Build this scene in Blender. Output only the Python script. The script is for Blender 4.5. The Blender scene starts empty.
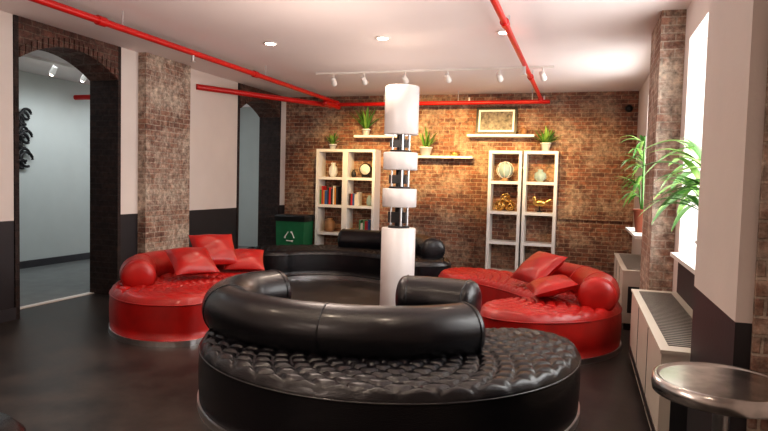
import bpy, math, random
from mathutils import Vector, Matrix
random.seed(7)
S=bpy.context.scene
V=Vector
# ---------------------------------------------------------------- materials
def nm(name):
    m=bpy.data.materials.new(name); m.use_nodes=True
    nt=m.node_tree; b=nt.nodes['Principled BSDF']; return m,nt,b
def mat(name,col,rough=.5,metal=0,var=.12,scale=6,bump=0,bscale=60,coat=0,emit=0,trans=0):
    m,nt,b=nm(name); N=nt.nodes; L=nt.links
    tc=N.new('ShaderNodeTexCoord'); no=N.new('ShaderNodeTexNoise'); no.inputs['Scale'].default_value=scale; no.inputs['Detail'].default_value=5
    L.new(tc.outputs['Object'],no.inputs['Vector'])
    r=N.new('ShaderNodeValToRGB')
    r.color_ramp.elements[0].position=.3; r.color_ramp.elements[1].position=.7
    r.color_ramp.elements[0].color=[c*(1-var) for c in col]+[1]
    r.color_ramp.elements[1].color=[min(1,c*(1+var)) for c in col]+[1]
    L.new(no.outputs['Fac'],r.inputs['Fac']); L.new(r.outputs['Color'],b.inputs['Base Color'])
    b.inputs['Roughness'].default_value=rough; b.inputs['Metallic'].default_value=metal
    b.inputs['Coat Weight'].default_value=coat; b.inputs['Coat Roughness'].default_value=.15
    if emit:
        b.inputs['Emission Color'].default_value=list(col)+[1]; b.inputs['Emission Strength'].default_value=emit
    if trans: b.inputs['Transmission Weight'].default_value=trans
    if bump:
        n2=N.new('ShaderNodeTexNoise'); n2.inputs['Scale'].default_value=bscale; L.new(tc.outputs['Object'],n2.inputs['Vector'])
        bp=N.new('ShaderNodeBump'); bp.inputs['Strength'].default_value=bump; bp.inputs['Distance'].default_value=.01
        L.new(n2.outputs['Fac'],bp.inputs['Height']); L.new(bp.outputs['Normal'],b.inputs['Normal'])
    return m
def brick(name,c1,c2,mortar,patch,patchamt=.5,rough=.75,bw=.215,bh=.075,t0=.46,t1=.64):
    m,nt,b=nm(name); N=nt.nodes; L=nt.links
    g=N.new('ShaderNodeNewGeometry'); sp=N.new('ShaderNodeSeparateXYZ'); L.new(g.outputs['Position'],sp.inputs[0])
    ad=N.new('ShaderNodeMath'); ad.operation='ADD'; L.new(sp.outputs['X'],ad.inputs[0]); L.new(sp.outputs['Y'],ad.inputs[1])
    cb=N.new('ShaderNodeCombineXYZ'); L.new(ad.outputs[0],cb.inputs['X']); L.new(sp.outputs['Z'],cb.inputs['Y'])
    nw=N.new('ShaderNodeTexNoise'); nw.inputs['Scale'].default_value=5; L.new(g.outputs['Position'],nw.inputs['Vector'])
    vm=N.new('ShaderNodeVectorMath'); vm.operation='MULTIPLY_ADD'; L.new(nw.outputs['Color'],vm.inputs[0]); vm.inputs[1].default_value=(.03,.02,0); L.new(cb.outputs[0],vm.inputs[2])
    br=N.new('ShaderNodeTexBrick'); L.new(vm.outputs[0],br.inputs['Vector'])
    br.inputs['Scale'].default_value=1; br.inputs['Brick Width'].default_value=bw; br.inputs['Row Height'].default_value=bh
    br.inputs['Mortar Size'].default_value=.008; br.inputs['Mortar Smooth'].default_value=.4; br.inputs['Bias'].default_value=-.1
    br.inputs['Color1'].default_value=list(c1)+[1]; br.inputs['Color2'].default_value=list(c2)+[1]; br.inputs['Mortar'].default_value=list(mortar)+[1]
    no=N.new('ShaderNodeTexNoise'); no.inputs['Scale'].default_value=1.9; no.inputs['Detail'].default_value=9; no.inputs['Roughness'].default_value=.78
    L.new(g.outputs['Position'],no.inputs['Vector'])
    rp=N.new('ShaderNodeValToRGB'); rp.color_ramp.elements[0].position=t0; rp.color_ramp.elements[1].position=t1
    rp.color_ramp.elements[0].color=(0,0,0,1); rp.color_ramp.elements[1].color=(patchamt,)*3+(1,)
    L.new(no.outputs['Fac'],rp.inputs['Fac'])
    mx=N.new('ShaderNodeMixRGB'); L.new(rp.outputs['Color'],mx.inputs['Fac']); L.new(br.outputs['Color'],mx.inputs['Color1']); mx.inputs['Color2'].default_value=list(patch)+[1]
    n3=N.new('ShaderNodeTexNoise'); n3.inputs['Scale'].default_value=14; n3.inputs['Detail'].default_value=8; n3.inputs['Roughness'].default_value=.7; L.new(g.outputs['Position'],n3.inputs['Vector'])
    r3=N.new('ShaderNodeValToRGB'); r3.color_ramp.elements[0].position=.3; r3.color_ramp.elements[1].position=.7
    r3.color_ramp.elements[0].color=(.3,.3,.3,1); r3.color_ramp.elements[1].color=(1.55,1.55,1.55,1)
    L.new(n3.outputs['Fac'],r3.inputs['Fac'])
    m2=N.new('ShaderNodeMixRGB'); m2.blend_type='MULTIPLY'; m2.inputs['Fac'].default_value=1
    L.new(mx.outputs['Color'],m2.inputs['Color1']); L.new(r3.outputs['Color'],m2.inputs['Color2'])
    L.new(m2.outputs['Color'],b.inputs['Base Color']); b.inputs['Roughness'].default_value=rough
    s=N.new('ShaderNodeMath'); s.operation='MULTIPLY_ADD'; L.new(br.outputs['Fac'],s.inputs[0]); s.inputs[1].default_value=-1; L.new(n3.outputs['Fac'],s.inputs[2])
    bp=N.new('ShaderNodeBump'); bp.inputs['Strength'].default_value=.8; bp.inputs['Distance'].default_value=.016
    L.new(s.outputs[0],bp.inputs['Height']); L.new(bp.outputs['Normal'],b.inputs['Normal'])
    return m
M={}
M['white']=mat('paint_white',(.77,.70,.655),.6,var=.03,scale=2,bump=.1)
M['ceil']=mat('paint_ceiling',(.88,.80,.78),.7,var=.02,scale=1)
M['char']=mat('paint_charcoal',(.032,.029,.033),.5,var=.1,scale=3,bump=.1)
M['base']=mat('paint_baseboard',(.05,.048,.055),.45)
M['hall']=mat('paint_hall',(.58,.63,.62),.6,var=.03,scale=2)
M['hfloor']=mat('hall_floor',(.16,.17,.17),.35,var=.15)
M['brick']=brick('brick_red',(.31,.13,.075),(.13,.055,.038),(.40,.30,.22),(.54,.42,.31),.75)
M['brickp']=brick('brick_weathered',(.34,.19,.135),(.2,.1,.075),(.46,.38,.31),(.60,.51,.42),.95,t0=.43,t1=.6)
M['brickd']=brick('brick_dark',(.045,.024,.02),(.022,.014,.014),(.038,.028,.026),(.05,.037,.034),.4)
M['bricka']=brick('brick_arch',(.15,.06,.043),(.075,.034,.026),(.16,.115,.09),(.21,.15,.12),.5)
M['red']=mat('leather_red',(.38,.008,.006),.32,var=.18,bump=.3,bscale=140,coat=.22)
M['blk']=mat('leather_black',(.007,.0065,.009),.26,var=.2,bump=.3,bscale=140,coat=.22)
M['chrome']=mat('brushed_chrome',(.72,.72,.73),.3,1,var=.05)
M['steel']=mat('steel_top',(.66,.64,.62),.24,1,var=.25,scale=14)
M['col']=mat('column_white',(.80,.78,.77),.35,var=.02)
M['black']=mat('black_metal',(.015,.015,.017),.4)
M['pipe']=mat('pipe_red',(.56,.010,.008),.35,var=.1)
M['shelf']=mat('shelf_white',(.85,.82,.78),.4,var=.03)
M['heat']=mat('heater_cream',(.68,.62,.54),.4,var=.03)
M['grille']=mat('heater_grille',(.03,.03,.033),.4)
M['green']=mat('leaf_green',(.07,.2,.035),.45,var=.4,scale=9)
M['green2']=mat('leaf_green_light',(.22,.40,.09),.45,var=.3,scale=9)
M['bin']=mat('bin_green',(.02,.17,.07),.45,var=.1)
M['bag']=mat('bag_black',(.015,.015,.015),.3,bump=.4,bscale=20)
M['pot']=mat('pot_terracotta',(.30,.09,.05),.6)
M['potw']=mat('pot_white',(.82,.82,.80),.3)
M['gold']=mat('gold',(.75,.5,.18),.3,1)
M['wood']=mat('wood',(.35,.18,.08),.5,var=.3)
M['glass']=mat('vase_glass',(.45,.6,.6),.15,trans=.3)
M['lamp']=mat('lamp_glow',(1,.86,.68),.5,emit=25)
M['paper']=mat('paper',(.85,.83,.78),.7)
M['photo']=mat('photo_print',(.14,.12,.10),.4,var=.9,scale=18)
M['soil']=mat('soil',(.05,.03,.02),.9)
BK=[mat('book_%d'%i,c,.6) for i,c in enumerate([(.5,.03,.03),(.03,.03,.04),(.75,.7,.6),(.05,.12,.3),(.6,.25,.05),(.1,.25,.12),(.35,.05,.1)])]
def floor_mat():
    m,nt,b=nm('floor_vinyl'); N=nt.nodes; L=nt.links
    tc=N.new('ShaderNodeTexCoord'); no=N.new('ShaderNodeTexNoise'); no.inputs['Scale'].default_value=2.6; no.inputs['Detail'].default_value=10; no.inputs['Roughness'].default_value=.75
    L.new(tc.outputs['Object'],no.inputs['Vector'])
    r=N.new('ShaderNodeValToRGB'); e=r.color_ramp.elements; e[0].position=.36; e[1].position=.66
    e[0].color=(.016,.0135,.013,1); e[1].color=(.068,.056,.051,1)
    L.new(no.outputs['Fac'],r.inputs['Fac']); L.new(r.outputs['Color'],b.inputs['Base Color'])
    r2=N.new('ShaderNodeMapRange'); r2.inputs['To Min'].default_value=.28; r2.inputs['To Max'].default_value=.5
    L.new(no.outputs['Fac'],r2.inputs['Value']); L.new(r2.outputs[0],b.inputs['Roughness']); b.inputs['Specular IOR Level'].default_value=.35
    return m
M['floor']=floor_mat()
# ---------------------------------------------------------------- mesh builder
class B:
    def __init__(s,name): s.n=name; s.v=[]; s.f=[]; s.m=[]; s.sm=[]; s.ms=[]
    def mi(s,m):
        m=M[m] if isinstance(m,str) else m
        if m not in s.ms: s.ms.append(m)
        return s.ms.index(m)
    def add(s,vs,fs,m,smooth=False):
        o=len(s.v); s.v+=[V(v) for v in vs]; k=s.mi(m)
        for f in fs: s.f.append([i+o for i in f]); s.m.append(k); s.sm.append(smooth)
    def box(s,x0,x1,y0,y1,z0,z1,m,rot=None,c=None):
        vs=[V((x,y,z)) for z in (z0,z1) for y in (y0,y1) for x in (x0,x1)]
        if rot is not None: vs=[rot@(v)+V(c) for v in vs]
        s.add(vs,[(0,2,3,1),(4,5,7,6),(0,1,5,4),(2,6,7,3),(0,4,6,2),(1,3,7,5)],m)
    def lathe(s,prof,c,m,seg=32,rot=None,smooth=True):
        vs=[];fs=[]
        for r,z in prof:
            for i in range(seg):
                a=2*math.pi*i/seg; p=V((r*math.cos(a),r*math.sin(a),z))
                if rot is not None: p=rot@p
                vs.append(p+V(c))
        for j in range(len(prof)-1):
            for i in range(seg):
                k=(i+1)%seg; fs.append((j*seg+i,j*seg+k,(j+1)*seg+k,(j+1)*seg+i))
        fs.append(tuple(reversed(range(seg)))); fs.append(tuple(range((len(prof)-1)*seg,len(prof)*seg)))
        s.add(vs,fs,m,smooth)
    def cyl(s,p0,p1,r,m,seg=16,r1=None):
        p0=V(p0);p1=V(p1);d=p1-p0; q=V((0,0,1)).rotation_difference(d.normalized()).to_matrix()
        L=d.length; r1=r if r1 is None else r1
        s.lathe([(r,0),(r,0.0001),(r1,L-.0001),(r1,L)],p0,m,seg,q)
    def ball(s,c,r,m,seg=20):
        if not hasattr(r,'__len__'): r=(r,r,r)
        vs=[];fs=[];n=seg//2
        for j in range(n+1):
            ph=math.pi*j/n
            for i in range(seg):
                a=2*math.pi*i/seg
                vs.append((c[0]+r[0]*math.sin(ph)*math.cos(a),c[1]+r[1]*math.sin(ph)*math.sin(a),c[2]+r[2]*math.cos(ph)))
        for j in range(n):
            for i in range(seg):
                k=(i+1)%seg; fs.append((j*seg+i,(j+1)*seg+i,(j+1)*seg+k,j*seg+k))
        s.add(vs,fs,m,True)
    def tube(s,pts,rad,m,seg=20,caps=True):
        vs=[];fs=[];n=len(pts); up=V((0,0,1))
        for i,p in enumerate(pts):
            t=(V(pts[min(i+1,n-1)])-V(pts[max(i-1,0)])).normalized()
            a=t.cross(up) if abs(t.z)<.95 else t.cross(V((1,0,0))); a.normalize(); b=a.cross(t)
            r=rad(i/(n-1)) if callable(rad) else rad
            for k in range(seg):
                w=2*math.pi*k/seg; vs.append(V(p)+a*r*math.cos(w)+b*r*math.sin(w))
        for i in range(n-1):
            for k in range(seg):
                l=(k+1)%seg; fs.append((i*seg+k,(i+1)*seg+k,(i+1)*seg+l,i*seg+l))
        if caps: fs.append(tuple(range(seg))); fs.append(tuple(reversed(range((n-1)*seg,n*seg))))
        s.add(vs,fs,m,True)
    def done(s,bevel=0,origin=None,ymax=None):
        if ymax is not None:
            for v in s.v: v.y=min(v.y,ymax)
        lo=[min(v[i] for v in s.v) for i in range(3)]; hi=[max(v[i] for v in s.v) for i in range(3)]
        o=V(((lo[0]+hi[0])/2,(lo[1]+hi[1])/2,lo[2])) if origin is None else V(origin)
        me=bpy.data.meshes.new(s.n); me.from_pydata([v-o for v in s.v],[],s.f)
        for m in s.ms: me.materials.append(m)
        me.polygons.foreach_set('material_index',s.m); me.polygons.foreach_set('use_smooth',s.sm); me.update()
        ob=bpy.data.objects.new(s.n,me); ob.location=o; S.collection.objects.link(ob)
        if bevel:
            md=ob.modifiers.new('bevel','BEVEL'); md.width=bevel; md.segments=2; md.limit_method='ANGLE'; md.angle_limit=.9
        return ob
def catmull(P,n):
    P=[V(p) for p in P]; Q=[P[0]*2-P[1]]+P+[P[-1]*2-P[-2]]; out=[]
    for i in range(1,len(Q)-2):
        a,b,c,d=Q[i-1:i+3]
        for k in range(40):
            t=k/40; out.append(.5*((2*b)+(c-a)*t+(2*a-5*b+4*c-d)*t*t+(3*b-a-3*c+d)*t**3))
    out.append(P[-1]); cum=[0]
    for i in range(1,len(out)): cum.append(cum[-1]+(out[i]-out[i-1]).length)
    def at(s):
        s=max(0,min(cum[-1],s)); lo=0
        import bisect
        lo=min(max(bisect.bisect_right(cum,s)-1,0),len(out)-2)
        return out[lo].lerp(out[lo+1],(s-cum[lo])/max(1e-9,cum[lo+1]-cum[lo]))
    return at,cum[-1]
# ---------------------------------------------------------------- room
ZC=3.28; XL=-5.85; XLb=-6.28; YB=11.56; XR=.85; YF=-2.0
def simple(name,bx,m,bevel=0):
    b=B(name); b.box(*bx,m); return b.done(bevel)
simple('floor',(XLb,1.3,YF-.2,YB+.2,-.1,0),'floor')
simple('ceiling',(-9.1,1.5,YF-.2,13.2,ZC,ZC+.1),'ceil')
simple('floor_hallway',(-9.1,XLb,YF-.2,13.2,-.1,0),'hfloor')
b=B('wall_hallway'); b.box(-9.05,-8.9,YF,13.2,0,ZC,'hall'); b.box(-8.9,XLb,13,13.15,0,ZC,'hall'); b.box(-8.9,XLb,YF,YF+.1,0,ZC,'hall'); b.done()
simple('baseboard_hallway',(-8.898,-8.87,YF+.1,13,0,.12),'base')
simple('wall_back',(XLb,1.3,YB,YB+.2,0,ZC),'brick')
simple('wall_front',(XLb,1.5,YF-.2,YF,0,ZC),'white')
simple('trim_1',(-.4,XR,YB-.04,YB-.001,1.02,1.09),'brick')
D=[(5.22,6.72),(9.75,11.26)]
b=B('wall_left')
for y0,y1 in [(YF,D[0][0]-.06),(D[0][1]+.06,D[1][0]-.06),(D[1][1]+.06,YB)]:
    b.box(XLb,XL,y0,y1,0,1.08,'char'); b.box(XLb,XL,y0,y1,1.08,ZC,'white')
b.done()
b=B('baseboard_left')
for y0,y1 in [(YF,D[0][0]-.06),(D[0][1]+.06,7.10)]: b.box(XL+.001,XL+.025,y0,y1,0,.13,'base')
b.done()
for i,(y0,y1) in enumerate(D):
    b=B('door_%d'%(i+1)); e=.012
    x0,x1=XLb-e,XL+e; zs,zc=2.84,3.08
    for a,c in ((y0-.055,y0),(y1,y1+.055)): b.box(x0,x1,a,c,0,ZC-.002,'brickd')
    n=20
    def arc(t): return zs+(zc-zs)*(1-(2*t-1)**2)
    for k in range(n):
        ya=y0+(y1-y0)*k/n; yb=y0+(y1-y0)*(k+1)/n; za,zb=arc(k/n),arc((k+1)/n); T=ZC-.002
        b.add([(x0,ya,za),(x0,yb,zb),(x0,yb,T),(x0,ya,T),(x1,ya,za),(x1,yb,zb),(x1,yb,T),(x1,ya,T)],
              [(0,1,5,4),(0,3,2,1),(4,5,6,7)],'bricka')
    for k in range(n):
        ta,tb=k/n+.006,(k+1)/n-.006; ya=y0+(y1-y0)*ta; yb=y0+(y1-y0)*tb; za,zb=arc(ta),arc(tb); h=.11
        b.add([(x1,ya,za),(x1,yb,zb),(x1,yb,zb+h),(x1,ya,za+h),(x1+.014,ya,za),(x1+.014,yb,zb),(x1+.014,yb,zb+h),(x1+.014,ya,za+h)],
              [(4,5,6,7),(0,1,5,4),(3,7,6,2),(1,2,6,5),(0,4,7,3)],'bricka')
    b.box(XLb-.03,XLb+.06,y0,y1,0,.012,'shelf')
    b.done()
simple('trim_2',(XL+.001,XL+.13,7.12,8.12,0,ZC-.001),'brickp')
WN=[(8.0,9.8),(4.1,6.15)]; WZ=(1.0,2.95)
b=B('wall_right'); xo=1.3
segs=[(YF,4.1),(6.15,8.0),(9.8,YB)]
for y0,y1 in segs: b.box(XR,xo,y0,y1,0,ZC,'white')
for y0,y1 in WN: b.box(XR,xo,y0,y1,0,WZ[0],'char'); b.box(XR,xo,y0,y1,WZ[1],ZC,'white')
b.done()
simple('trim_3',(.64,XR-.001,6.42,7.35,0,ZC-.001),'brickp')
b=B('trim_4'); b.box(.6,XR-.001,2.76,3.72,0,1.08,'char'); b.box(.6,XR-.001,2.76,3.72,1.08,ZC-.001,'white')
b.box(.66,XR-.001,2.73,2.76,0,2.3,'brickp'); b.done()
for i,(y0,y1) in enumerate(WN):
    b=B('window_%d'%(i+1)); z0,z1=WZ
    b.box(.62 if i==0 else .78,xo-.02,y0+.002,y1-.002,z0+.001,z0+.035,'shelf')
    X0,X1=1.18,1.24
    for a,c in ((y0+.002,y0+.07),(y1-.07,y1-.002),((y0+y1)/2-.025,(y0+y1)/2+.025)): b.box(X0,X1,a,c,z0+.035,z1-.002,'shelf')
    for a in (z0+.036,1.98,z1-.072): b.box(X0,X1,y0+.07,y1-.07,a,a+.06,'shelf')
    b.done()
# ---------------------------------------------------------------- sofas
def rollgeo(b,path,rr,leather,H=.41,seams=True,sink=.07):
    at2,L2=catmull([(p[0],p[1],(p[2] if len(p)>2 else H+rr-sink)) for p in path],0)
    n=70; cap=.09
    ss=[cap*(1-math.cos(k/9*math.pi/2)) for k in range(9)]+[cap+(L2-2*cap)*k/n for k in range(n+1)]+[L2-cap*(1-math.cos(k/9*math.pi/2)) for k in range(8,-1,-1)]
    def R(s):
        q=0
        if s<cap:q=(cap-s)/cap
        elif s>L2-cap:q=(s-(L2-cap))/cap
        q=max(0,min(1,q))
        return rr*max(.02,max(0,1-q**2.6)**(1/2.6))
    pts=[at2(s) for s in ss]; rad=[R(s) for s in ss]
    b.tube(pts,lambda u:rad[int(round(u*(len(ss)-1)))],leather,28)
    for s0 in ((cap*1.0,L2*.33,L2*.66,L2-cap*1.0) if seams else (cap,L2-cap)):
        c=at2(s0); t=(at2(s0+.02)-at2(s0-.02)).normalized(); A=t.cross(V((0,0,1))).normalized(); Bv=A.cross(t)
        b.tube([c+(A*math.cos(w)+Bv*math.sin(w))*(rr*1.003) for w in [2*math.pi*k/28 for k in range(29)]],.006,leather,6,False)
def sofa(name,path,W,leather,roll,rr,H=.455):
    b=B(name); at,L=catmull([(p[0],p[1],0) for p in path],0)
    a=W*.42; hw0=W/2
    ss=[]
    for k in range(16): ss.append(a*(1-math.cos(k/16*math.pi/2)))
    nb=int((L-2*a)/.013)
    for k in range(nb+1): ss.append(a+(L-2*a)*k/nb)
    for k in range(15,-1,-1): ss.append(L-a*(1-math.cos(k/16*math.pi/2)))
    nt=84; rows=[]
    p=.15; E=H-.07
    for s in ss:
        c=at(s); t=(at(s+.06)-at(s-.06)); t.normalize(); n=V((-t.y,t.x,0))
        q=0
        if s<a: q=(a-s)/a
        elif s>L-a: q=(s-(L-a))/a
        hw=hw0*math.sqrt(max(0,1-q*q))
        hw=max(hw,.004)
        row=[]
        bi=-.014 if hw>.03 else 0
        side=((0,-bi),(.05,-bi),(.0505,0),(.14,.006),(.28,.008),(E,0))
        for z,off in side:
            row.append(c-n*(hw+off)+V((0,0,z)))
        for k in range(nt+1):
            u=-1+2*k/nt; o=hw*math.copysign(1-(1-abs(u))**1.15,u) if abs(u)<1 else hw*u
            d=(1-math.sqrt(min(1,q*q+(o/hw0)**2)))*hw0
            z=H-.06*max(0,1-d/.06)**2.3
            fa=math.sin(math.pi*(s+o)/p); fb=math.sin(math.pi*(s-o)/p)
            m_=min(abs(fa),abs(fb)); puff=1-(1-m_)**2.6
            btn=max(0,1-(abs(fa)+abs(fb))*1.6)
            z+=(.032*puff-.016-.014*btn)*min(1,d/.09+.06)
            row.append(c+n*o+V((0,0,z)))
        for z,off in side[::-1]:
            row.append(c+n*(hw+off)+V((0,0,z)))
        rows.append(row)
    nr=len(rows[0]); vs=[v for r in rows for v in r]
    fl=[];fc=[]
    for i in range(len(rows)-1):
        for k in range(nr-1):
            f=(i*nr+k,i*nr+k+1,(i+1)*nr+k+1,(i+1)*nr+k)
            f=tuple(reversed(f))
            (fc if (k<=1 or k>=nr-3) else fl).append(f)
    o=len(b.v); b.add(vs,fl,leather,True); kk=b.mi('chrome')
    for f in fc: b.f.append([i+o for i in f]); b.m.append(kk); b.sm.append(False)
    for r in (0,len(rows)-1):
        idx=[o+r*nr+k for k in range(nr)]; b.f.append(idx if r else idx[::-1]); b.m.append(b.mi(leather)); b.sm.append(False)
    for sd in (0,1):
        b.tube([r[(5 if sd==0 else nr-6)]+V((0,0,.004)) for r in rows],.009,leather,6,False)
    rollgeo(b,roll,rr,leather,H)
    return b.done()
def pillow(b,c,sz,th,rot,m,n=18):
    R=rot
    for sgn in (1,-1):
        vs=[];fs=[]
        for i in range(n+1):
            for j in range(n+1):
                x=-1+2*i/n; y=-1+2*j/n
                h=max(0,(1-x*x)*(1-y*y))**.42
                px=x*(1-.07*(1-y*y)); py=y*(1-.07*(1-x*x))
                wr=.1*math.sin(5*x+3*y)*h+.06*math.sin(9*y-4*x)*h
                vs.append(R@V((px*sz[0]/2,py*sz[1]/2,sgn*th/2*(h+wr*.5)))+V(c))
        for i in range(n):
            for j in range(n):
                f=(i*(n+1)+j,(i+1)*(n+1)+j,(i+1)*(n+1)+j+1,i*(n+1)+j+1)
                fs.append(f if sgn>0 else f[::-1])
        b.add(vs,fs,m,True)
def rot(x,y,z): 
    from mathutils import Euler
    return Euler((math.radians(x),math.radians(y),math.radians(z)),'XYZ').to_matrix()
def arcp(cx,cy,r,a0,a1,n=9):
    return [(cx+r*math.cos(math.radians(a0+(a1-a0)*k/(n-1))),cy+r*math.sin(math.radians(a0+(a1-a0)*k/(n-1)))) for k in range(n)]
# front black
sofa('curved_leather_sofa',arcp(-1.37,4.51,.93,160,392,13),.94,'blk',
     [(-2.60,5.12),(-2.76,4.68),(-2.60,4.2),(-2.12,3.88),(-1.5,3.83),(-1.02,3.98),(-.68,4.3)],.195,.46)
b=B('bolster_cushion'); rollgeo(b,[(-1.42,4.84),(-1.1,4.88),(-.74,4.82)],.18,'blk',.485,False,0); b.done()
# left red
sofa('curved_leather_sofa',arcp(-3.68,6.0,.64,86,290,12),1.18,'red',
     [(-4.33,5.3),(-4.64,5.65),(-4.74,6.1),(-4.64,6.55),(-4.34,6.9)],.17)
b=B('leather_cushion'); pillow(b,(-4.15,5.95,.66),(.50,.46),.2,rot(30,0,55),'red'); b.done()
b=B('leather_cushion'); pillow(b,(-4.22,6.5,.73),(.54,.48),.2,rot(46,0,50),'red'); b.done()
b=B('leather_cushion'); pillow(b,(-3.95,6.75,.60),(.48,.44),.17,rot(26,0,30),'red'); b.done()
# right red
sofa('curved_leather_sofa',arcp(-.70,6.66,.68,254,405,9)+[(-.6,7.6),(-1.08,7.97),(-1.75,8.12)],.88,'red',
     [(.16,6.16),(.21,6.61),(.06,7.06),(-.26,7.42)],.18)
b=B('leather_cushion'); pillow(b,(-.44,7.10,.69),(.58,.48),.2,rot(40,0,-55),'red'); b.done()
b=B('leather_cushion'); pillow(b,(-.27,6.46,.60),(.52,.44),.18,rot(16,0,-75),'red'); b.done()
# back black
sofa('curved_leather_sofa',[(-5.0,8.75),(-4.72,9.35),(-4.1,9.8),(-3.4,9.88),(-2.75,9.65),(-2.35,9.2),(-2.2,8.7)],.92,'blk',
     [(-4.05,10.12),(-3.4,10.17),(-2.8,10.0),(-2.36,9.65),(-2.12,9.2)],.19)
b=B('leather_ottoman'); b.lathe([(.33,0),(.33,.05),(.36,.06),(.37,.3),(.36,.37),(.31,.42),(.15,.43),(.01,.425)],(-2.72,1.98,0),'blk',40); b.done()
# ---------------------------------------------------------------- column sculpture
cx,cy=-2.09,7.14
b=B('display_column')
for z0,z1,r in ((0,1.06,.205),(1.31,1.53,.205),(1.75,1.96,.205),(2.17,2.74,.203)):
    b.lathe([(r-.008,z0),(r,z0+.008),(r,z1-.008),(r-.008,z1),(.02,z1)],(cx,cy,0),'col',56)
b.cyl((cx,cy,1.05),(cx,cy,2.2),.05,'black')
for z0,z1 in ((1.06,1.31),(1.53,1.75),(1.96,2.17)):
    for k in range(4):
        a=k*math.pi/2+.5
        b.cyl((cx+.1*math.cos(a),cy+.1*math.sin(a),z0-.01),(cx+.1*math.cos(a),cy+.1*math.sin(a),z1+.01),.014,'chrome')
    b.lathe([(.13,z0),(.13,z0+.025),(.05,z0+.025)],(cx,cy,0),'black',30)
    b.box(cx-.12,cx+.09,cy-.06,cy+.06,z0+.06,z1-.06,'black')
b.done()
# ---------------------------------------------------------------- bookcases
def bookcase(x0,x1,gap):
    b=B('cube_bookcase'); y0,y1=YB-.36,YB-.005; th=.055; H=2.22; w=(x1-x0-gap)/2
    for c in range(2):
        a=x0+c*(w+gap); 
        b.box(a,a+th,y0,y1,0,H,'shelf'); b.box(a+w-th,a+w,y0,y1,0,H,'shelf')
        for k in range(5):
            z=k*(H-th)/4; b.box(a+th,a+w-th,y0,y1,z,z+th,'shelf')
    if gap>0: b.box(x0+w,x0+w+gap,y0+.1,y1-.1,.4,.43,'shelf'); b.box(x0+w,x0+w+gap,y0+.1,y1-.1,1.9,1.93,'shelf')
    return b.done(.003)
bookcase(-5.0,-3.78,0.0); bookcase(-1.63,-.43,.03)
rowz=lambda k:k*(2.22-.055)/4+.055
def books(name,x,z,n,hmax=.34,y=YB-.30,lean=True):
    b=B(name)
    for i in range(n):
        w=random.uniform(.025,.05); h=random.uniform(.7,1)*hmax; d=.2
        b.box(x,x+w,y,y+d,z,z+h,random.choice(BK)); b.box(x+.004,x+w-.004,y+.01,y+d-.004,z+h-.001,z+h+.002,'paper'); x+=w+.002
    return b.done(.002)
books('row_of_books',-4.93,rowz(2)+.001,11,.38); books('row_of_books',-4.31,rowz(2)+.001,5,.26)
books('row_of_books',-4.1,rowz(1)+.001,6,.28)
def vase(name,c,prof,m): 
    b=B(name); b.lathe(prof,c,m,28); return b.done()
vase('ceramic_vase',(-4.7,YB-.2,rowz(3)),[(.05,.001),(.09,.08),(.08,.18),(.04,.24),(.05,.28)],'potw')
vase('stoneware_jar',(-4.75,YB-.2,rowz(1)),[(.07,.001),(.11,.08),(.1,.2),(.05,.24),(.06,.27)],'wood')
vase('stoneware_jar',(-4.26,YB-.22,rowz(3)),[(.03,.001),(.05,.04),(.045,.1),(.02,.13),(.03,.15)],'black')
vase('glass_jar',(-3.93,YB-.2,rowz(2)),[(.04,.001),(.06,.05),(.055,.14),(.03,.18),(.035,.2)],'glass')
vase('ceramic_bowl',(-4.3,YB-.2,rowz(1)),[(.03,.001),(.05,.015),(.09,.08),(.085,.075),(.03,.02)],'gold')
b=B('mantel_clock'); b.cyl((-4.02,YB-.24,rowz(3)+.16),(-4.02,YB-.18,rowz(3)+.16),.12,'black',28); b.cyl((-4.02,YB-.25,rowz(3)+.16),(-4.02,YB-.24,rowz(3)+.16),.1,'paper',28); b.box(-4.09,-3.95,YB-.24,YB-.16,rowz(3)+.001,rowz(3)+.05,'black'); b.done()
b=B('wire_globe'); c=V((-1.35,YB-.2,rowz(3)+.2))
b.ball(c,.14,'glass'); 
for k in range(4):
    A=V((math.cos(k*.785),math.sin(k*.785),0)); b.tube([c+A*.15*math.cos(w)+V((0,0,.15*math.sin(w))) for w in [2*math.pi*j/24 for j in range(25)]],.006,'shelf',6,False)
b.lathe([(.07,-.199),(.05,-.15),(.02,-.14)],c,'wood'); b.done()
b=B('woven_gold_spheres')
for dx,r,dz in ((-.1,.085,.0),(.08,.085,0),(.0,.08,.145)):
    c=V((-1.33+dx,YB-.2,rowz(2)+r+.013+dz))
    for k in range(5):
        R3=rot(random.uniform(0,180),random.uniform(0,180),0)
        b.tube([c+R3@V((r*math.cos(w),r*math.sin(w),0)) for w in [2*math.pi*j/20 for j in range(21)]],.011,'gold',6,False)
b.done()
vase('decorative_vase',(-.73,YB-.2,rowz(3)),[(.04,.001),(.11,.07),(.1,.15),(.04,.19),(.055,.22)],'glass')
b=B('bird_figurine'); c=V((-.72,YB-.2,rowz(2)))
b.lathe([(.05,.001),(.05,.02),(.012,.03),(.012,.12)],c,'black',16); b.ball(c+V((0,0,.17)),(.12,.06,.065),'gold'); b.ball(c+V((-.1,0,.25)),(.04,.035,.04),'gold')
b.tube([c+V((-.07,0,.19)),c+V((-.09,0,.22)),c+V((-.1,0,.25))],.028,'gold',10); b.cyl(c+V((-.13,0,.25)),c+V((-.18,0,.245)),.012,'black',8,.002)
b.cyl(c+V((.1,0,.18)),c+V((.2,0,.24)),.03,'gold',10,.01); b.done()
def ledge(x0,x1,z): simple('floating_shelf',(x0,x1,YB-.25,YB-.001,z-.045,z),'shelf',.003)
ledge(-4.27,-3.35,2.5); ledge(-3.02,-1.95,2.12); ledge(-2.06,-.86,2.52)
b=B('framed_picture'); R=rot(-9,0,0); c=(-1.55,YB-.17,2.522)
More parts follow.
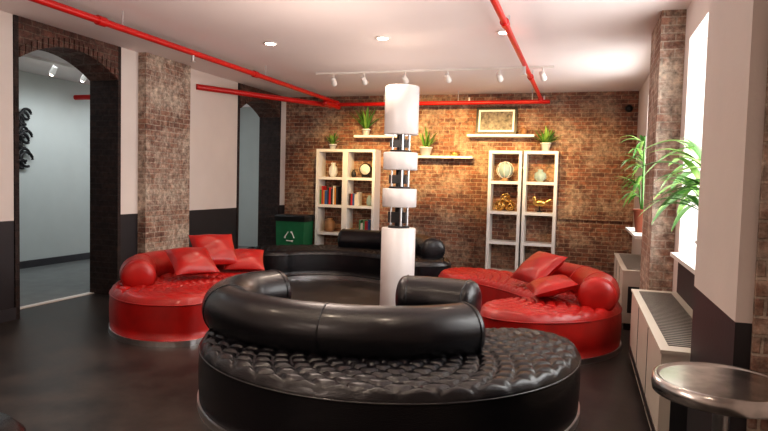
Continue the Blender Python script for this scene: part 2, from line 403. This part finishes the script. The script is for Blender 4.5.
b.box(-.37,.37,0,.02,0,.50,'black',R,c); b.box(-.325,.325,-.004,0,.045,.455,'paper',R,c)
b.box(-.29,.29,-.007,-.004,.08,.42,'photo',R,c)
b.done()
vase('small_jar',(-1.05,YB-.13,2.522),[(.04,.001),(.05,.05),(.04,.1),(.03,.12)],'wood')
vase('small_jar',(-3.5,YB-.13,2.502),[(.05,.001),(.07,.05),(.05,.1),(.04,.13)],'wood')
vase('decorative_bowl',(-2.3,YB-.13,2.122),[(.04,.001),(.06,.01),(.1,.07),(.09,.065),(.03,.02)],'gold')
# ---------------------------------------------------------------- plants
def leaf(b,base,az,el,Ln,droop,w,m,n=8,fold=.25):
    p=V(base); d=V((math.cos(az)*math.cos(el),math.sin(az)*math.cos(el),math.sin(el))); side=V((-math.sin(az),math.cos(az),0))
    vs=[];fs=[]
    for i in range(n+1):
        t=i/n; ww=w*max(0,math.sin(math.pi*min(1,.08+t*.92)))**.8*.5
        up=side.cross(d).normalized()
        vs+= [p-side*ww+up*ww*fold,p.copy(),p+side*ww+up*ww*fold]
        d=(d+V((0,0,-droop/n))).normalized(); p=p+d*Ln/n
    for i in range(n):
        for k in range(2): fs.append((i*3+k,i*3+k+1,i*3+k+4,i*3+k+3))
    b.add(vs,fs,m,True)
def potbase(b,c,pr,ph,pm):
    b.lathe([(pr*.7,0.001),(pr,ph),(pr*1.08,ph),(pr*1.08,ph-.02),(pr*.95,ph-.015),(pr*.9,ph-.03)],c,pm,24)
    b.lathe([(pr*.93,ph-.035),(pr*.93,ph-.03)],c,'soil',20)
def potted(name,c,pr,ph,pm,nl,Ln,w,droop,m2=('green','green2'),el=(.5,1.4)):
    b=B(name); potbase(b,c,pr,ph,pm)
    for i in range(nl):
        az=random.uniform(0,6.283)
        leaf(b,(c[0]+random.uniform(-.3,.3)*pr,c[1]+random.uniform(-.3,.3)*pr,c[2]+ph-.03),az,random.uniform(*el),Ln*random.uniform(.6,1.1),droop,w*random.uniform(.7,1.2),random.choice(m2))
    return b.done(ymax=YB-.01)
potted('potted_plant',(-.66,YB-.17,2.222),.09,.15,'potw',46,.32,.045,.3)
potted('potted_plant',(-4.05,YB-.15,2.502),.08,.12,'potw',34,.5,.05,.6,el=(.9,1.5))
potted('potted_plant',(-2.85,YB-.15,2.122),.12,.16,'potw',16,.42,.05,.4,el=(.8,1.5))
potted('potted_plant',(-4.72,YB-.2,2.222),.07,.1,'potw',26,.3,.04,1.0,el=(.9,1.5))
def dracaena(name,c,pm,stems,nl,Ln,w,pr=.13,ph=.2,amin=0,amax=6.283):
    b=B(name); potbase(b,c,pr,ph,pm)
    for dx,dy,h in stems:
        t=V((c[0]+dx,c[1]+dy,c[2]+ph+h)); b.tube([V((c[0]+dx*.3,c[1]+dy*.3,c[2]+ph-.04)),V((c[0]+dx*.8,c[1]+dy*.8,c[2]+ph+h*.5)),t],.012,'green',8)
        for i in range(nl): leaf(b,t-V((0,0,random.uniform(0,h*.5))),random.uniform(amin,amax),random.uniform(.1,1.3),Ln*random.uniform(.6,1.1),1.6,w*random.uniform(.7,1.2),random.choice(['green','green2']),10)
    return b.done()
dracaena('dracaena_plant',(.76,8.75,1.036),'pot',[(-.06,-.05,.3),(.0,.08,.6),(-.03,-.08,.95)],14,.42,.05,.12,.3,1.8,4.5)
dracaena('dracaena_plant',(.93,4.95,1.036),'potw',[(-.1,.05,.4),(-.05,-.1,.5),(-.08,.15,.7)],12,.54,.07,.13,.2,1.9,3.6)
# ---------------------------------------------------------------- heaters
def heater(y0,y1):
    b=B('fan_coil_heater'); x0,x1=.47,XR-.005; h=.68
    b.box(x0+.03,x1,y0+.03,y1-.03,0,.08,'grille')
    b.box(x0,x1,y0,y1,.08,h-.02,'heat'); b.box(x0-.008,x1,y0-.008,y1+.008,h-.02,h,'heat')
    n=int((y1-y0)/.05)
    b.box(x0+.05,x1-.06,y0+.12,y1-.12,h,h+.003,'grille')
    for k in range(n-4):
        y=y0+.13+k*(y1-y0-.26)/(n-5); b.box(x0+.05,x1-.06,y,y+.006,h+.003,h+.005,'heat')
    for k in range(1,3): 
        y=y0+(y1-y0)*k/3; b.box(x0-.003,x0,y-.003,y+.003,.09,h-.03,'grille')
    b.box(x0-.004,x0,y0+.08,y1-.08,.11,.17,'grille')
    b.box(x0+.06,x0+.3,y0-.004,y0,.2,.5,'grille')
    return b.done()
heater(3.85,6.1); heater(7.45,9.4)
b=B('steel_bar_table'); c=(.5,2.44,0)
b.lathe([(.15,0),(.15,.015),(.03,.03),(.025,.05),(.025,.87),(.12,.875)],c,'chrome',32)
b.lathe([(.2,.872),(.228,.875),(.232,.90),(.228,.928),(.218,.932),(.212,.926),(.2,.924),(.001,.924)],c,'steel',56); b.done()
b=B('recycling_bin'); c=(-5.36,11.05)
def ring(w,z): return [(c[0]+sx*w,c[1]+sy*w*.75,z) for sx,sy in ((-1,-1),(1,-1),(1,1),(-1,1))]
vs=ring(.28,0)+ring(.3,.82); b.add(vs,[(3,2,1,0),(0,1,5,4),(1,2,6,5),(2,3,7,6),(3,0,4,7),(4,5,6,7)],'bin')
vs=ring(.32,.80)+ring(.32,.89)+ring(.30,.92); b.add(vs,[(0,1,5,4),(1,2,6,5),(2,3,7,6),(3,0,4,7),(4,5,9,8),(5,6,10,9),(6,7,11,10),(7,4,8,11),(8,9,10,11),(3,2,1,0)],'bag')
for k in range(3):
    a=k*2.094+1.57; a2=a+2.094; P=V((c[0],c[1]-.226,.5))
    b.cyl(P+V((.1*math.cos(a+.3),0,.1*math.sin(a+.3))),P+V((.1*math.cos(a2-.5),0,.1*math.sin(a2-.5))),.012,'paper',8)
    b.cyl(P+V((.1*math.cos(a2-.5),0,.1*math.sin(a2-.5))),P+V((.1*math.cos(a2-.1),0,.1*math.sin(a2-.1))),.026,'paper',8,.002)
b.done(.01)
# ---------------------------------------------------------------- pipes, lights
b=B('sprinkler_pipe'); PR=.035
def pipe(p0,p1,r=PR): b.cyl(p0,p1,r,'pipe',16)
pipe((-4.55,YF,3.1),(-4.55,11.1,3.1)); pipe((-.76,YF,3.12),(-.76,11.3,3.12),.03); pipe((-4.7,11.1,3.06),(-.6,11.1,3.06),.035)
pipe((XL+.01,8.45,3.02),(-4.6,10.9,3.02),.045); pipe((-4.55,10.5,3.02),(-4.55,11.2,3.02),.045)
b.ball((-.76,11.1,3.09),.05,'pipe'); b.ball((-4.55,11.1,3.08),.06,'pipe'); b.ball((-4.6,10.9,3.03),.065,'pipe')
for y in (2,5,8): 
    b.cyl((-4.55,y-.05,3.1),(-4.55,y+.05,3.1),.047,'pipe'); b.cyl((-4.55,y+.3,3.1),(-4.55,y+.3,ZC-.001),.008,'chrome',8)
    b.cyl((-.76,y+.9,3.12),(-.76,y+1,3.12),.042,'pipe'); b.cyl((-.76,y+1.3,3.12),(-.76,y+1.3,ZC-.001),.008,'chrome',8)
for x in (-3.6,-2.2,-.9): b.cyl((x,11.1,3.06),(x,11.1,ZC-.001),.008,'chrome',8); b.cyl((x+.2,11.1,3.06),(x+.2,11.1,3.16),.015,'chrome',8)
for x,y in ((-4.55,6.5),(-.76,8.0)): b.cyl((x,y,3.1),(x,y,3.0),.02,'chrome',10); b.lathe([(.035,0),(.035,.006)],(x,y,2.99),'chrome',12)
b.done()
b=B('sprinkler_pipe'); pipe((-8.9,9.15,3.0),(-8.5,9.15,3.0),.045); b.cyl((-8.5,9.15,3.0),(-8.42,9.15,3.0),.065,'pipe'); b.done()
def light(kind,name,loc,e,col,tgt=None,**k):
    l=bpy.data.lights.new(name,kind); l.energy=e; l.color=col
    for a,c in k.items(): setattr(l,a,c)
    o=bpy.data.objects.new(name,l); o.location=loc; S.collection.objects.link(o)
    if tgt is not None: o.rotation_euler=(V(tgt)-V(loc)).to_track_quat('-Z','Y').to_euler()
    return o
for x in (-3.75,-2.29,-.77):
    for y in (6.95,3.2,0.2):  # nearer two rows are extra downlights added out of view for room light
        xx=x-(.12 if x>-1 else 0)
        b=B('recessed_downlight'); b.lathe([(.085,0),(.085,.008),(.068,.01),(.062,.004)],(xx,y,ZC-.011),'shelf',28); b.lathe([(.062,0),(.062,.003)],(xx,y,ZC-.012),'lamp',24); b.done()
        light('SPOT','downlight_lamp',(xx,y,ZC-.03),66 if y>1 else 35,(1,.80,.62),(xx,y,0),spot_size=2.1,spot_blend=.8,shadow_soft_size=.06)
b=B('track_light'); Yt=9.0; Zt=ZC-.03
b.box(-4.05,-.45,Yt-.018,Yt+.018,Zt,ZC-.001,'shelf')
heads=[(-3.75,(-4.4,YB,1.9),210),(-3.25,(-3.6,YB,2.2),260),(-2.6,(-2.7,YB,2.3),400),(-1.95,(-1.9,YB,2.2),360),(-1.2,(-1.05,YB,2.1),300),(-.6,(-.1,YB,1.9),190)]
for x,t,e in heads:
    p=V((x,Yt,Zt-.1)); d=(V(t)-p).normalized()
    b.cyl((x,Yt,Zt),(x,Yt,Zt-.08),.012,'shelf'); b.cyl(p-d*.06,p+d*.08,.035,'shelf',20,.045)
    light('SPOT','track_lamp',p+d*.1,e,(1,.64,.25),t,spot_size=.9,spot_blend=.9,shadow_soft_size=.04)
b.done()
b=B('hallway_track_light'); b.box(-7.62,-7.58,5.5,11.5,ZC-.04,ZC-.001,'shelf')
for y in (6.3,7.4,8.0,8.6,9.6,10.7):
    p=V((-7.6,y,ZC-.13)); d=V((-.6,.1,-.8)).normalized(); b.cyl((-7.6,y,ZC-.04),p,.01,'shelf'); b.cyl(p-d*.05,p+d*.07,.035,'shelf',16,.045)
    b.ball(p+d*.075,.03,'lamp',10)
    light('SPOT','hall_lamp',p+d*.12,18,(.95,.98,1),p+d*3,spot_size=2.0,spot_blend=.8,shadow_soft_size=.05)
b.done()
light('AREA','hall_area',(-7.2,8.5,ZC-.06),30,(.9,.97,1),(-7.2,8.5,0),shape='RECTANGLE',size=1.0,size_y=6)
b=B('metal_wall_sculpture')
for k in range(12):
    cz=1.75+k*.075; cyk=7.95+.1*math.sin(k*1.3); q=.07+.05*((k*7)%4)/3
    b.tube([V((-8.84,cyk+q*math.cos(w),cz+q*math.sin(w))) for w in [2*math.pi*j/16 for j in range(14)]],.024,'black',6)
b.box(-8.9,-8.83,7.93,7.97,1.7,2.6,'black'); b.done()
for i,(y0,y1) in enumerate(WN):
    light('AREA','window_daylight',(1.5,(y0+y1)/2,1.98),120,(1,.98,.96),(0,(y0+y1)/2,1.98),shape='RECTANGLE',size=2.2,size_y=2.2)
for x,y,e in ((-2.5,1.2,40),(-4.2,-.5,28),(-2.4,5.4,42),(-2.6,8.3,24)):  # added point fills with no fixture, brighten the room
    light('POINT','room_fill',(x,y,2.1),e,(1,.82,.71),shadow_soft_size=.3)
b=B('security_camera'); b.lathe([(.06,0),(.06,.03),(.04,.07),(.01,.085)],(.7,YB-.005,2.98),'black',20,rot(90,0,0)); b.done()
w=bpy.data.worlds.new('world'); S.world=w; w.use_nodes=True
w.node_tree.nodes['Background'].inputs[0].default_value=(.9,.95,1,1); w.node_tree.nodes['Background'].inputs[1].default_value=1.5
# ---------------------------------------------------------------- camera
ps,th,ph=math.radians(17.7),math.radians(3.065),math.radians(1.5)
r=V((math.cos(ps),math.sin(ps),0)); f=V((-math.sin(ps)*math.cos(th),math.cos(ps)*math.cos(th),-math.sin(th))); u=r.cross(f)
r2=r*math.cos(ph)+u*math.sin(ph); u2=-r*math.sin(ph)+u*math.cos(ph)
cd=bpy.data.cameras.new('camera'); co=bpy.data.objects.new('camera',cd); S.collection.objects.link(co)
mt=Matrix((( r2.x,u2.x,-f.x,0),(r2.y,u2.y,-f.y,0),(r2.z,u2.z,-f.z,1.6),(0,0,0,1)))
co.matrix_world=mt; cd.sensor_width=36; cd.lens=620/768*36; cd.clip_start=.05
S.camera=co
S.view_settings.view_transform='Standard'; S.view_settings.exposure=0
try: S.view_settings.look='Medium High Contrast'
except Exception: pass
